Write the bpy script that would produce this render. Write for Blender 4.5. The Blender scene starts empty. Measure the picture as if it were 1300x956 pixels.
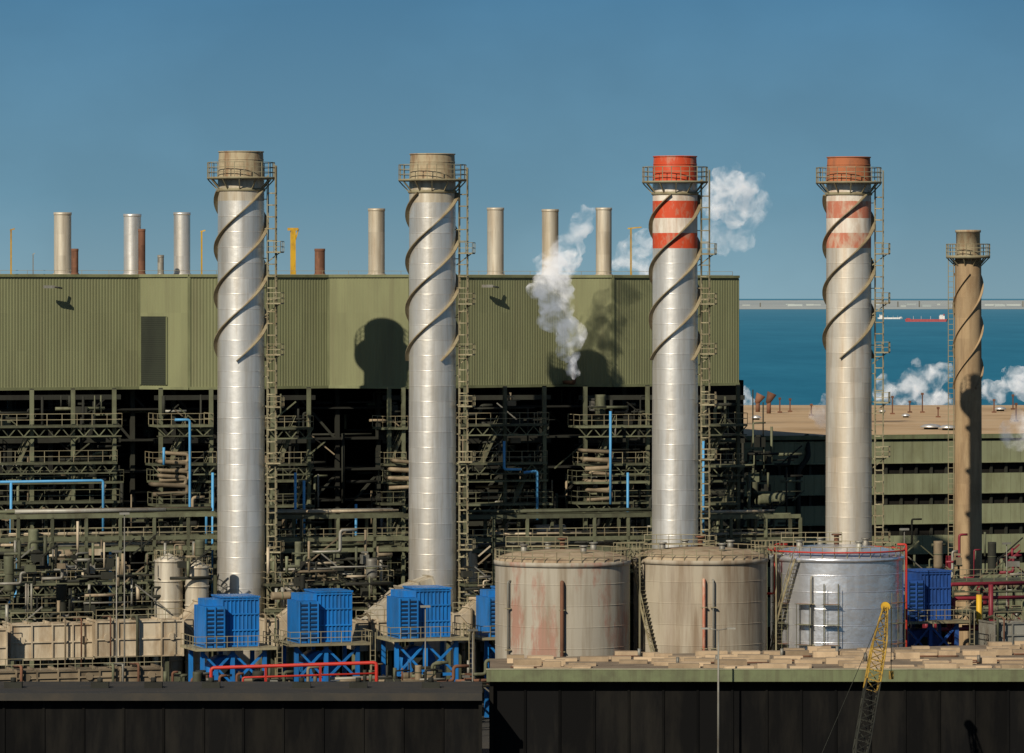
import bpy, bmesh, math, random
from mathutils import Vector, Matrix
random.seed(11)
H=42.0; F=6250.0; T=0.318
A=math.atan(T)
U=Vector((math.cos(A),math.sin(A),0)); N=Vector((-math.sin(A),math.cos(A),0)); Z=Vector((0,0,1))
# image pixel x, y and chosen depth from the camera -> scene metres
def W(px,py,d): return Vector(((px-650)*d/F, d-500.0, H-(py-378)*d/F))
def row(c,px): return c/(1-T*(px-650)/F)
def R(px,py,c): return W(px,py,row(c,px))

# ---------------------------------------------------------------- materials
def M(name,col,rough=.75,metal=0.0,dirt=None,amt=.5,scale=.5,stretch=.25,tv=.15,bump=0.0,lo=.45,hi=.65,spec=.3,dirt2=None,amt2=.5,scale2=1.5,stretch2=.06):
    m=bpy.data.materials.new(name); m.use_nodes=True
    nt=m.node_tree; n=nt.nodes; l=nt.links
    b=n['Principled BSDF']; b.inputs['Roughness'].default_value=rough; b.inputs['Metallic'].default_value=metal
    b.inputs['Specular IOR Level'].default_value=spec
    if dirt is None: dirt=tuple(c*.45 for c in col)
    g=n.new('ShaderNodeNewGeometry')
    def layer(prev,dcol,amount,sc,st,lo,hi):
        mp=n.new('ShaderNodeMapping'); mp.inputs['Scale'].default_value=(1,1,st)
        l.new(g.outputs['Position'],mp.inputs['Vector'])
        no=n.new('ShaderNodeTexNoise'); no.inputs['Scale'].default_value=sc; no.inputs['Detail'].default_value=6; no.inputs['Roughness'].default_value=.65
        l.new(mp.outputs[0],no.inputs['Vector'])
        mr=n.new('ShaderNodeMapRange'); mr.inputs['From Min'].default_value=lo; mr.inputs['From Max'].default_value=hi; mr.inputs['To Max'].default_value=amount
        l.new(no.outputs['Fac'],mr.inputs['Value'])
        mx=n.new('ShaderNodeMix'); mx.data_type='RGBA'; mx.inputs['B'].default_value=(*dcol,1)
        if prev is None: mx.inputs['A'].default_value=(*col,1)
        else: l.new(prev,mx.inputs['A'])
        l.new(mr.outputs[0],mx.inputs['Factor']); return mx.outputs['Result']
    out=layer(None,dirt,amt,scale,stretch,lo,hi)
    if dirt2: out=layer(out,dirt2,amt2,scale2,stretch2,.48,.68)
    at=n.new('ShaderNodeAttribute'); at.attribute_name='tone'
    m2=n.new('ShaderNodeMapRange'); m2.inputs['To Min'].default_value=1-tv; m2.inputs['To Max'].default_value=1+tv
    l.new(at.outputs['Fac'],m2.inputs['Value'])
    vs=n.new('ShaderNodeVectorMath'); vs.operation='SCALE'
    l.new(out,vs.inputs[0]); l.new(m2.outputs[0],vs.inputs['Scale'])
    l.new(vs.outputs[0],b.inputs['Base Color'])
    if bump:
        n2=n.new('ShaderNodeTexNoise'); n2.inputs['Scale'].default_value=1.2; n2.inputs['Detail'].default_value=4
        l.new(g.outputs['Position'],n2.inputs['Vector'])
        bp=n.new('ShaderNodeBump'); bp.inputs['Strength'].default_value=bump; bp.inputs['Distance'].default_value=.15
        l.new(n2.outputs['Fac'],bp.inputs['Height']); l.new(bp.outputs[0],b.inputs['Normal'])
    return m
silver=M('aluminium_cladding',(.70,.69,.65),.42,.68,(.50,.45,.36),.6,.35,.12,.09,.14,dirt2=(.34,.27,.18),amt2=.38)
cream_al=M('aged_cladding',(.50,.46,.37),.55,.35,(.30,.23,.13),.6,.5,.1,.1,.05,dirt2=(.2,.13,.07),amt2=.5)
crownm=M('crown_steel',(.37,.31,.20),.7,.2,(.22,.12,.06),.8,1.2,.3,.12)
strake=M('strake_steel',(.25,.21,.13),.7,.2,(.15,.10,.05),.6,1.0,1,.1)
redp=M('red_paint',(.48,.06,.02),.6,0,(.40,.20,.13),.7,1.2,.4,.08,0,.52,.62)
redp2=M('faded_red_paint',(.43,.15,.09),.65,0,(.48,.38,.28),.8,1.2,.4,.08,0,.45,.62)
whitep=M('white_paint',(.62,.58,.50),.6,0,(.36,.25,.16),.6,1.0,.3,.08,dirt2=(.35,.16,.09),amt2=.4)
rustcrown=M('rusty_crown',(.36,.12,.05),.8,0,(.2,.09,.05),.6,1.2,.4,.08)
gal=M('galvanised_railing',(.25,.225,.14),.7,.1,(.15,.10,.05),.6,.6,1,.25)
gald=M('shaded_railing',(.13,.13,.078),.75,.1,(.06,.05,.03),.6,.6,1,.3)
concr=M('tan_concrete',(.32,.23,.13),.85,0,(.19,.12,.06),.7,.8,.2,.09,.1,dirt2=(.15,.1,.06),amt2=.5)
clad=M('green_cladding',(.178,.186,.094),.65,0,(.135,.138,.07),.5,.25,.25,.05,dirt2=(.12,.11,.06),amt2=.4,scale2=.8)
clad2=M('green_cladding_trim',(.16,.17,.085),.65)
shadowd=M('shadow_dark_green',(.022,.027,.016),.7)  # near-black green, colour of the painted shadow on the cladding
roofm=M('roof_felt',(.3,.25,.17),.9,0,(.2,.15,.09),.6,.15,1,.1)
sandroof=M('sandy_roof',(.48,.33,.18),.9,0,(.30,.19,.09),.8,.06,1,.1,dirt2=(.5,.4,.26),amt2=.4,scale2=.2,stretch2=1)
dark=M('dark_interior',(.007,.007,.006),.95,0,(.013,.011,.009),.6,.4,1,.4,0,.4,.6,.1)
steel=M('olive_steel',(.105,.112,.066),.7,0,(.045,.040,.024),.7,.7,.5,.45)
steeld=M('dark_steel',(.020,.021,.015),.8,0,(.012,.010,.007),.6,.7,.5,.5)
tanp=M('lagged_pipe',(.19,.15,.095),.7,0,(.09,.065,.04),.65,.7,.5,.4)
greyp=M('grey_pipe',(.24,.235,.20),.55,.3,(.12,.09,.065),.6,.7,.5,.35)
rust=M('rust',(.15,.07,.04),.85,0,(.08,.04,.025),.6,1,.5,.3)
lblue=M('light_blue_pipe',(.08,.30,.55),.55,0,(.08,.2,.3),.4,.7,.5,.12)
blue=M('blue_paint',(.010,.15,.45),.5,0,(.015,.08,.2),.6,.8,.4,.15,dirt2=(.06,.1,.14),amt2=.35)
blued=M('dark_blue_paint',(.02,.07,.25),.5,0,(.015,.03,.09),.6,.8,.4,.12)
louv=M('louvre_dark',(.006,.03,.08),.6)
cream=M('cream_casing',(.45,.38,.27),.75,0,(.22,.15,.08),.7,.5,.4,.15,.08,dirt2=(.17,.1,.05),amt2=.5)
tankc=M('tank_grey_paint',(.33,.30,.24),.8,0,(.28,.125,.085),.75,.26,.3,.05,.05,.52,.59,dirt2=(.19,.15,.10),amt2=.75,scale2=.9)
tankb=M('tank_stained_paint',(.32,.28,.21),.8,0,(.17,.12,.075),.85,.7,.08,.06,.05,.42,.60,dirt2=(.38,.34,.27),amt2=.5,scale2=.5)
tanks=M('tank_aluminium',(.84,.85,.87),.30,.8,(.57,.58,.60),.5,.6,.3,.12,.3,.42,.58)
tankroof=M('tank_roof_paint',(.33,.26,.17),.85,0,(.18,.11,.06),.8,.5,1,.1)
redpipe=M('red_pipe',(.42,.03,.02),.5,0,(.2,.04,.02),.4,.7,.5,.1)
maroon=M('maroon_pipe',(.18,.02,.03),.5)
yellow=M('yellow_paint',(.50,.30,.02),.55,0,(.22,.12,.03),.7,1,.5,.15)
yellowd=M('worn_yellow_paint',(.30,.19,.03),.65,0,(.10,.06,.02),.8,1.5,.6,.3)
tile=M('roof_block',(.38,.285,.18),.9,0,(.22,.16,.10),.7,.5,1,.35)
slabm=M('roof_screed',(.22,.17,.115),.95,0,(.12,.09,.06),.8,.3,1,.1)
asph=M('asphalt',(.035,.034,.03),.95,0,(.055,.048,.036),.7,.08,1,0,.1)
white=M('white_metal',(.6,.58,.54),.6)
black=M('black_rubber',(.015,.015,.015),.8)
glass=M('cab_glass',(.03,.04,.05),.15,0,spec=.5)
dgreen=M('green_fascia',(.12,.14,.07),.7,0,(.07,.07,.04),.6,.5,1,.1,dirt2=(.06,.05,.03),amt2=.5)
bitum=M('bitumen_roof',(.03,.029,.026),.95,0,(.055,.045,.032),.6,.3,1,.15)
blackwall=M('black_shutter',(.006,.006,.006),.9,0,(.014,.013,.011),.8,.5,.2,.25,0,spec=.05)
shipred=M('ship_red',(.30,.06,.06),.6)
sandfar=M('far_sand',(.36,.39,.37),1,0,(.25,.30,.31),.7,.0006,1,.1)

# ---------------------------------------------------------------- builder
class O:
    def __init__(s,name): s.name=name; s.p={}
    def add(s,part,mat,vs,fs,smooth=False,tone=None):
        k=(part,mat.name)
        e=s.p.setdefault(k,[mat,[],[],[],[]])
        o=len(e[1]); e[1].extend([tuple(v) for v in vs])
        t=random.random() if tone is None else tone
        for i,f in enumerate(fs):
            e[2].append([o+j for j in f])
            e[3].append(smooth if isinstance(smooth,bool) else smooth[i])
            e[4].append(t if not isinstance(t,list) else t[i])
    def prism(s,part,mat,poly,z0,z1):
        n=len(poly); vs=[(p[0],p[1],z0) for p in poly]+[(p[0],p[1],z1) for p in poly]
        fs=[list(range(n))[::-1],list(range(n,2*n))]+[[i,(i+1)%n,n+(i+1)%n,n+i] for i in range(n)]
        s.add(part,mat,vs,fs)
    def box(s,part,mat,c,sz,yaw=A):
        c=Vector(c); u=Vector((math.cos(yaw),math.sin(yaw),0))*sz[0]/2; v=Vector((-math.sin(yaw),math.cos(yaw),0))*sz[1]/2
        s.prism(part,mat,[c-u-v,c+u-v,c+u+v,c-u+v],c.z-sz[2]/2,c.z+sz[2]/2)
    def beam(s,part,mat,p,q,w=.2,h=None):
        p=Vector(p);q=Vector(q); h=w if h is None else h; d=(q-p)
        if d.length<1e-4: return
        d.normalize(); a=d.cross(Z)
        if a.length<1e-3: a=U.copy()
        a.normalize(); b=a.cross(d); a=a*w/2; b=b*h/2
        vs=[p-a-b,p+a-b,p+a+b,p-a+b,q-a-b,q+a-b,q+a+b,q-a+b]
        s.add(part,mat,vs,[[3,2,1,0],[4,5,6,7],[0,1,5,4],[1,2,6,5],[2,3,7,6],[3,0,4,7]])
    def tube(s,part,mat,pts,r,n=10,caps=True,r2=None):
        pts=[Vector(p) for p in pts]; vs=[];m=len(pts); fs=[]; sm=[]
        ref=None
        for i,p in enumerate(pts):
            d=(pts[min(i+1,m-1)]-pts[max(i-1,0)]).normalized()
            if ref is None:
                ref=d.cross(Z)
                if ref.length<1e-2: ref=Vector((1,0,0))
            a=(ref-d*ref.dot(d)).normalized(); ref=a; b=d.cross(a)
            rr=r if r2 is None else r+(r2-r)*i/(m-1)
            for k in range(n):
                t=2*math.pi*k/n; vs.append(p+(a*math.cos(t)+b*math.sin(t))*rr)
        for i in range(m-1):
            for k in range(n):
                fs.append([i*n+k,i*n+(k+1)%n,(i+1)*n+(k+1)%n,(i+1)*n+k]); sm.append(True)
        if caps:
            fs.append(list(range(n))[::-1]); fs.append([(m-1)*n+k for k in range(n)]); sm+= [False,False]
        s.add(part,mat,vs,fs,sm)
    def bend(s,part,mat,pts,r,n=8,rad=None):
        pts=[Vector(p) for p in pts]; rad=rad or r*2.0; out=[pts[0]]
        for i in range(1,len(pts)-1):
            a=pts[i-1]-pts[i]; b=pts[i+1]-pts[i]; rr=min(rad,a.length*.45,b.length*.45)
            p0=pts[i]+a.normalized()*rr; p1=pts[i]+b.normalized()*rr
            for t in (0,.25,.5,.75,1): out.append((p0*(1-t)+pts[i]*t)*(1-t)+(pts[i]*(1-t)+p1*t)*t)
        out.append(pts[-1]); s.tube(part,mat,out,r,n)
    def lathe(s,part,mat,c,prof,n=48,panel=0):
        vs=[];fs=[];tn=[];m=len(prof)
        for r,z in prof:
            for k in range(n):
                t=2*math.pi*k/n; vs.append((c[0]+r*math.cos(t),c[1]+r*math.sin(t),z))
        for i in range(m-1):
            off=random.randrange(n); tt=[random.random() for _ in range(n)]
            for k in range(n):
                fs.append([i*n+k,i*n+(k+1)%n,(i+1)*n+(k+1)%n,(i+1)*n+k])
                tn.append(tt[((k+off)%n)//panel] if panel else .5)
        s.add(part,mat,vs,fs,True,tn)
    def rail(s,p,q,h=1.1,sp=1.6,r=.045,mat=None,part='handrail',mid=2):
        mat=mat or gal; p=Vector(p);q=Vector(q); L=(q-p).length; k=max(1,int(round(L/sp)))
        for i in range(k+1):
            a=p.lerp(q,i/k); s.beam(part,mat,a,a+Z*h,r*1.4)
        for j in range(1,mid+1): s.beam(part,mat,p+Z*h*j/mid,q+Z*h*j/mid,r*1.5)
    def ringrail(s,c,rad,z,h=1.2,n=28,r=.05,mat=None,mid=2):
        mat=mat or gal
        P=[Vector((c[0]+rad*math.cos(2*math.pi*i/n),c[1]+rad*math.sin(2*math.pi*i/n),z)) for i in range(n)]
        for i in range(n):
            s.beam('handrail',mat,P[i],P[i]+Z*h,r*1.4)
            for j in range(1,mid+1): s.beam('handrail',mat,P[i]+Z*h*j/mid,P[(i+1)%n]+Z*h*j/mid,r*1.4)
    def done(s):
        allv=[v for e in s.p.values() for v in e[1]]
        cx=(min(v[0] for v in allv)+max(v[0] for v in allv))/2; cy=(min(v[1] for v in allv)+max(v[1] for v in allv))/2; cz=min(v[2] for v in allv)
        single=len(s.p)==1; par=None
        if not single:
            par=bpy.data.objects.new(s.name,None); par.location=(cx,cy,cz); bpy.context.collection.objects.link(par)
        for (part,mn),(mat,vs,fs,sm,tn) in s.p.items():
            nm=s.name if single else part
            me=bpy.data.meshes.new(nm); me.from_pydata([(v[0]-cx,v[1]-cy,v[2]-cz) for v in vs],[],fs)
            me.materials.append(mat); me.polygons.foreach_set('use_smooth',sm)
            at=me.attributes.new('tone','FLOAT','FACE'); at.data.foreach_set('value',tn)
            me.update()
            ob=bpy.data.objects.new(nm,me); bpy.context.collection.objects.link(ob)
            if single: ob.location=(cx,cy,cz)
            else: ob.parent=par

# ---------------------------------------------------------------- ground, sea, far shore
g=O('ground'); g.add('ground',asph,[(-6000,-4000,0),(6000,-4000,0),(6000,480,0),(-6000,480,0)],[[0,1,2,3]],False,.5); g.done()

sea=bpy.data.materials.new('sea_water'); sea.use_nodes=True
nt=sea.node_tree;n=nt.nodes;l=nt.links; n.remove(n['Principled BSDF'])
gg=n.new('ShaderNodeNewGeometry');mp=n.new('ShaderNodeMapping');mp.inputs['Scale'].default_value=(.006,.0011,1);l.new(gg.outputs['Position'],mp.inputs[0])
no=n.new('ShaderNodeTexNoise');no.inputs['Scale'].default_value=1;no.inputs['Detail'].default_value=9;no.inputs['Roughness'].default_value=.78;l.new(mp.outputs[0],no.inputs['Vector'])
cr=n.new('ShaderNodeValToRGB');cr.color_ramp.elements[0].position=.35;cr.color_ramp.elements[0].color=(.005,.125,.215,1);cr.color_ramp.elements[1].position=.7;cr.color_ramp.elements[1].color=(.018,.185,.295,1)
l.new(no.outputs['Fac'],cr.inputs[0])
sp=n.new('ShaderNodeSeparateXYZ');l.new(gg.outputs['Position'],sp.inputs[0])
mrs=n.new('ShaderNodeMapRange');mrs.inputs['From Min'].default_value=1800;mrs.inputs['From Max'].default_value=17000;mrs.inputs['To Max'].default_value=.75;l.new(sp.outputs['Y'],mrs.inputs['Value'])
mxs=n.new('ShaderNodeMix');mxs.data_type='RGBA';mxs.inputs['B'].default_value=(.07,.22,.32,1);l.new(mrs.outputs[0],mxs.inputs['Factor']);l.new(cr.outputs[0],mxs.inputs['A'])  # distance haze painted into the water colour, paler further out
df=n.new('ShaderNodeBsdfDiffuse');gl=n.new('ShaderNodeBsdfGlossy');gl.inputs['Roughness'].default_value=.45
ms=n.new('ShaderNodeMixShader');ms.inputs[0].default_value=.08
l.new(mxs.outputs['Result'],df.inputs[0]);l.new(df.outputs[0],ms.inputs[1]);l.new(gl.outputs[0],ms.inputs[2]);l.new(ms.outputs[0],n['Material Output'].inputs[0])
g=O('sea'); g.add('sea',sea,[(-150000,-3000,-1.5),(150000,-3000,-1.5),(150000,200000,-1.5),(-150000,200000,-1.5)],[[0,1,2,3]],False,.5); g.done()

g=O('far_shore')
vs=[];fs=[];nx=240
for i in range(nx+1):
    x=-6000+i*60
    h=9+5*math.sin(i*.11)+4*math.sin(i*.37+1)+random.random()*3
    vs+=[(x,18000+200*math.sin(i*.05),-1),(x,18400,5+random.random()*3),(x,23000,h*.6+2),(x,30000,h+9),(x,60000,8)]
for i in range(nx):
    for j in range(4): fs.append([i*5+j,(i+1)*5+j,(i+1)*5+j+1,i*5+j+1])
g.add('shore_land',sandfar,vs,fs,False,.5)
for i in range(26):
    x=random.uniform(800,2600); y=random.uniform(18500,22000); w=random.uniform(12,60); g.box('harbour_shed',sandfar,(x,y,8),(w,30,random.uniform(8,16)),0)
for i in range(6):
    x=random.uniform(900,2500); g.beam('harbour_mast',greyp,(x,18600,4),(x,18600,random.uniform(22,34)),4)
g.done()

# ---------------------------------------------------------------- boiler house cladding
bh=O('boiler_house')
zt,zb=44.3,32.5
prof=[(-60,512),(177,522),(240,519.2),(277,520),(417,528),(520,524.5),(722,537.5),(778,535.3),(938,545)]
pl=[Vector(((px-650)*d/F,d-500,0)) for px,d in prof]
for i in range(len(pl)-1):
    a,b=pl[i],pl[i+1]; L=(b-a).length; k=max(1,int(L/.34)); dd=(b-a)/L; nn=Vector((dd.y,-dd.x,0))
    pts=[]
    for j in range(k):
        s0=L*j/k; w=L/k
        pts+=[a+dd*s0,a+dd*(s0+w*.40),a+dd*(s0+w*.55)-nn*.024,a+dd*(s0+w*.85)-nn*.024]
    pts.append(b)
    zs=[zb,zb+3.9,zb+7.9,zt]
    vs=[];fs=[]
    for z in zs: vs+=[(p.x,p.y,z) for p in pts]
    m=len(pts); tn=[]
    for r in range(len(zs)-1):
        tb=random.random()
        for j in range(m-1):
            if j%12==0: tb=random.random()
            fs.append([r*m+j,r*m+j+1,(r+1)*m+j+1,(r+1)*m+j]); tn.append(tb)
    bh.add('corrugated_wall',clad,vs,fs,False,tn)
    bh.beam('roof_flashing',clad2,a+Z*(zt+.02),b+Z*(zt+.02),.35,.28)
    bh.beam('bottom_flashing',clad2,a+Z*(zb-.05),b+Z*(zb-.05),.3,.3)
    bh.beam('corner_flashing',clad2,a+nn*.03+Z*zb,a+nn*.03+Z*zt,.3,.12)
def shadow_panel(i,f0,f1,z0,z1):  # dark slatted panel standing in for a rectangular shadow on the wall
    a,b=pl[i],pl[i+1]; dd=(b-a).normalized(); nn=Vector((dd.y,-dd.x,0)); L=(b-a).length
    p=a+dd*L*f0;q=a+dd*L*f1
    bh.prism('shadow_panel_back',shadowd,[p+nn*.02,q+nn*.02,q+nn*.07,p+nn*.07],z0,z1)
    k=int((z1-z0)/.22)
    for j in range(k+1): zz=z0+(z1-z0)*j/k; bh.beam('shadow_panel_slat',shadowd,p+nn*.10+Z*zz,q+nn*.10+Z*zz,.05,.05)
    for e in (p,q): bh.beam('shadow_panel_jamb',clad2,e+nn*.12+Z*z0,e+nn*.12+Z*z1,.15,.12)
shadow_panel(1,.03,.56,zb+.3,zb+7.5)
back=[pl[-1]+N*45,pl[0]+N*45]
poly=[p+N*.25 for p in pl]+back
bh.prism('roof',roofm,poly,zt-.4,zt-.15)
bh.prism('soffit',steeld,poly,zb+.2,zb+.4)
a=pl[-1];b=back[0]; bh.beam('side_wall',clad,a+Z*(zt+zb)/2+N*.3,b+Z*(zt+zb)/2,.3,zt-zb-.5)
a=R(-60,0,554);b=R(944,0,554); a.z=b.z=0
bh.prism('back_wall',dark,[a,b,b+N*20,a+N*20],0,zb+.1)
for px,py,d in ((66,366,515.5),(622,365,529.5)):
    p=W(px,py,d); bh.tube('wall_lamp',greyp,[p+Vector((.9,1.4,0)),p+Vector((0,0,.2))],.1); bh.box('wall_lamp_head',greyp,p+Vector((-.3,-.2,.15)),(1.1,.5,.3))
p=W(729,486,533); bh.bend('vent_pipe',rust,[p+Vector((-1,4,0)),p+Vector((0,0,0)),p+Z*2],.22)
bh.done()

def flue(px,top,w,mat,d,band=True):
    o=O('roof_flue'); s=d/F; p=W(px,top,d); r=w*s/2
    o.lathe('shaft',mat,p,[(r,zt-.3),(r,zt+(p.z-zt)*.33),(r,zt+(p.z-zt)*.66),(r,p.z)],24,4)
    o.lathe('inner_lining',steeld,p,[(r*.9,p.z),(r*.9,p.z-2),(0.01,p.z-2)],24)
    o.lathe('rim',mat,p,[(r*.9,p.z),(r*1.05,p.z+.03),(r*1.05,p.z-.25),(r,p.z-.28)],24)
    o.lathe('base_flange',mat,p,[(r*1.12,zt-.2),(r*1.12,zt+.35),(r,zt+.4)],24)
    o.done()
for a in ((79.5,270,22,cream_al,538),(95,316,9,rust,533),(168,272,22,silver,542),(180,291,9,rust,538),(204,324,8,greyp,538),(231,270,21,silver,545),(406,316,13,rust,545),(478,265,21,cream_al,550),(629,264,21,cream_al,556),(698.5,266,21,cream_al,558),(766.5,264,20,cream_al,560)):
    flue(*a)
def post(name,px,top,d,mat,w,arm):
    o=O(name); p=W(px,top,d); b=Vector((p.x,p.y,zt-.2))
    o.beam('pole',mat,b,p,w); o.beam('arm',mat,p+Vector((-arm*.3,0,-.1)),p+Vector((arm,0,.05)),w*.9); o.box('base',mat,b+Z*.2,(w*2,w*2,.5)); o.done()
post('roof_lamp_post',14,291,530,yellow,.15,.4); post('roof_lamp_post',256,293,540,yellow,.15,.4); post('roof_lamp_post',801,289,556,yellow,.15,1.2)
post('roof_lamp_post',42,322,530,greyp,.09,.2)
o=O('roof_davit_crane'); p=W(372,291,542); b=Vector((p.x,p.y,zt-.2))
o.beam('mast',yellow,b,p,.5); o.beam('jib',yellow,p+Vector((-.6,0,0)),p+Vector((.6,0,0)),.4,.3); o.beam('brace',yellow,p-Z*2,p+Vector((.6,0,0)),.15); o.done()
o=O('roof_handrail')
a=R(0,0,548);b=R(930,0,548);a.z=b.z=zt-.15; o.rail(a,b,.8,3.0,.025,gal,'handrail',2); o.done()

# ---------------------------------------------------------------- big chimneys
def chimney(px,topy,c,sections,rpx=29.5,ph=0):
    d=row(c,px); s=d/F; o=O('industrial_chimney'); P=W(px,topy,d); ctr=(P.x,P.y); zt_=P.z
    r=rpx*s; zp=zt_-2.62
    def seg(part,mat,z0,z1,r0,r1,panel=6,step=1.55):
        k=max(1,int(round((z1-z0)/step)))
        o.lathe(part,mat,ctr,[(r0+(r1-r0)*i/k,z0+(z1-z0)*i/k) for i in range(k+1)],48,panel)
        if k>2:
            for i in range(1,k):
                z=z0+(z1-z0)*i/k; rr=r0+(r1-r0)*i/k
                o.lathe('seam_'+part,mat,ctr,[(rr+.002,z-.04),(rr+.02,z-.015),(rr+.02,z+.015),(rr+.002,z+.04)],48)
    for nm,mat,z0,z1 in sections(zt_,zp):
        rr=lambda z:r*(1.05-.05*min(1,z/24)) if z<zp+.3 else r*.95
        seg(nm,mat,z0,z1,rr(z0),rr(z1))
    cm=sections(zt_,zp)[-1][1]
    o.lathe('crown_rim',cm,ctr,[(r*.95,zt_-.9),(r*.98,zt_-.88),(r*.98,zt_-.8),(r*.95,zt_-.78),(r*.95,zt_-.1),(r*.99,zt_-.08),(r*.99,zt_+.02),(r*.86,zt_+.02),(r*.86,zt_-3),(.01,zt_-3)],48)
    R2=r*1.47
    o.lathe('gallery_deck',gal,ctr,[(r*.97,zp+.02),(R2,zp+.02),(R2,zp-.18),(r*.97,zp-.18)],36)
    for i in range(12):
        t=2*math.pi*i/12; e=Vector((math.cos(t),math.sin(t),0)); C=Vector((ctr[0],ctr[1],0))
        o.beam('gallery_bracket',gal,C+e*r+Z*(zp-1.3),C+e*R2*.97+Z*(zp-.2),.12)
    o.lathe('bracket_ring',gal,ctr,[(r+.0,zp-1.45),(r+.12,zp-1.4),(r+.12,zp-1.15),(r+.0,zp-1.1)],36)
    o.ringrail(ctr,R2-.06,zp,1.5,22,.045,gal,3)
    z0=zp-18.6; z1=zp-1.4; pitch=14.6
    for k in range(3):
        vs=[];fs=[];m=140
        for i in range(m+1):
            z=z0+(z1-z0)*i/m; t=2*math.pi*((z-z0)/pitch+k/3)+ph
            e=Vector((math.cos(t),math.sin(t),0)); q=Vector((ctr[0],ctr[1],z))
            vs+=[q+e*(r-.02)-Z*.06,q+e*(r+.42)-Z*.06,q+e*(r+.42)+Z*.06,q+e*(r-.02)+Z*.06]
        for i in range(m):
            for j in range(4): fs.append([i*4+j,i*4+(j+1)%4,(i+1)*4+(j+1)%4,(i+1)*4+j])
        fs+=[[0,1,2,3],[m*4,m*4+3,m*4+2,m*4+1]]
        o.add('helical_strake',strake,vs,fs)
    e=Vector((.985,-.17,0)); f=Vector((.17,.985,0)); C=Vector((ctr[0],ctr[1],0))
    L=C+e*(r+.42)
    for sg in (-1,1): o.beam('ladder_rail',gal,L+f*.3*sg+Z*1,L+f*.3*sg+Z*(zp+.2),.09)
    for sg in (-1,0,1): o.beam('cage_bar',gal,L+e*.85+f*.35*sg+Z*3,L+e*.85+f*.35*sg+Z*(zp+1.2),.07)
    for i in range(int((zp-1)/.6)):
        z=1+i*.6; o.beam('ladder_rung',gal,L-f*.3+Z*z,L+f*.3+Z*z,.05)
        if i%2==0 and z>3:
            q=[L-f*.35,L-f*.42+e*.6,L-f*.3+e*.86,L+f*.3+e*.86,L+f*.42+e*.6,L+f*.35]
            for j in range(5): o.beam('cage_hoop',gal,q[j]+Z*z,q[j+1]+Z*z,.06,.11)
        if i%5==0: o.beam('ladder_standoff',gal,C+e*(r-.05)+Z*z,L+Z*z,.09)
    for zz in (zp-7.6,zp-12.8,zp-18,zp-23.3,zp-29,zp-38):
        o.box('rest_platform',gal,L+e*.75+Z*zz,(1.5,1.6,.14),math.atan2(e.y,e.x))
        a=L+e*1.5-f*.8+Z*zz; b=L+e*1.5+f*.8+Z*zz; c_=L+e*.1-f*.8+Z*zz
        o.rail(c_,a,1.1,.8,.04); o.rail(a,b,1.1,.8,.04)
        o.beam('platform_brace',gal,L-e*.3+Z*(zz-1.2),L+e*1.3+Z*zz,.1)
    o.lathe('foundation',concr,ctr,[(r*1.45,0),(r*1.45,1.2),(r*1.03,1.3)],36)
    o.done(); return ctr,r
silver4=M('streaked_aluminium',(.60,.57,.50),.5,.5,(.42,.33,.21),.6,.5,.06,.09,.1,.42,.62,dirt2=(.33,.21,.11),amt2=.45)
secA=lambda t,p:[('base_shell',silver4,0,11),('shell',silver,11,p-2.4),('upper_shell',cream_al,p-2.4,p),('crown',crownm,p,t)]
def secR(red,wh,lowm):
    def f(t,p):
        return [('shell',lowm,0,p-7.0),('red_band_lower',red,p-7.0,p-5.4),('white_band_lower',wh,p-5.4,p-3.85),('red_band_upper',red,p-3.85,p-2.05),('white_band_upper',wh,p-2.05,p-.9),('neck',lowm,p-.9,p),('crown',red if red is redp else rustcrown,p,t)]
    return f
chimney(306,192.5,508.7,secA,29.5,.4); chimney(549,195.5,508.7,secA,29.5,.9)
chimney(857,198.5,508.7,secR(redp,whitep,silver),28.5,1.3); chimney(1077.5,199.5,508.7,secR(redp2,whitep,silver4),28.5,.1)

o=O('concrete_chimney'); d=556; s=d/F; P=W(1229,292,d); ctr=(P.x,P.y); t_=P.z; r=16*s; r2=18*s; zp=t_-2.9
k=20
o.lathe('shaft',concr,ctr,[(r2+(r2*.93-r2)*i/k,(zp)*i/k) for i in range(k+1)],36,6)
o.lathe('crown',crownm,ctr,[(r*.95,zp),(r*.95,t_-.3),(r*1.02,t_-.28),(r*1.02,t_),(r*.8,t_),(r*.8,t_-2.5),(.01,t_-2.5)],36)
o.lathe('gallery_deck',gal,ctr,[(r*.9,zp+.02),(r*1.75,zp+.02),(r*1.75,zp-.3),(r*.9,zp-.3)],30)
o.ringrail(ctr,r*1.72,zp,1.3,18,.055,gal,3)
for i in range(10):
    t=2*math.pi*i/10; e=Vector((math.cos(t),math.sin(t),0)); C=Vector((*ctr,0)); o.beam('gallery_bracket',gal,C+e*r+Z*(zp-1.2),C+e*r*1.7+Z*(zp-.2),.12)
for kx in range(3):
    vs=[];fs=[];m=120;z0=zp-15;z1=zp-2
    for i in range(m+1):
        z=z0+(z1-z0)*i/m; t=2*math.pi*((z-z0)/14+kx/3)+1; e=Vector((math.cos(t),math.sin(t),0)); q=Vector((*ctr,z)); rr=r*1.06
        vs+=[q+e*(rr-.1)-Z*.05,q+e*(rr+.25)-Z*.05,q+e*(rr+.25)+Z*.05,q+e*(rr-.1)+Z*.05]
    for i in range(m):
        for j in range(4): fs.append([i*4+j,i*4+(j+1)%4,(i+1)*4+(j+1)%4,(i+1)*4+j])
    o.add('helical_strake',concr,vs,fs)
L=Vector((ctr[0]-r2-.35,ctr[1]-.2,0))
for dx in (-.3,.3): o.beam('ladder_rail',gal,L+Vector((dx,0,0)),L+Vector((dx,0,zp)),.07)
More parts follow.
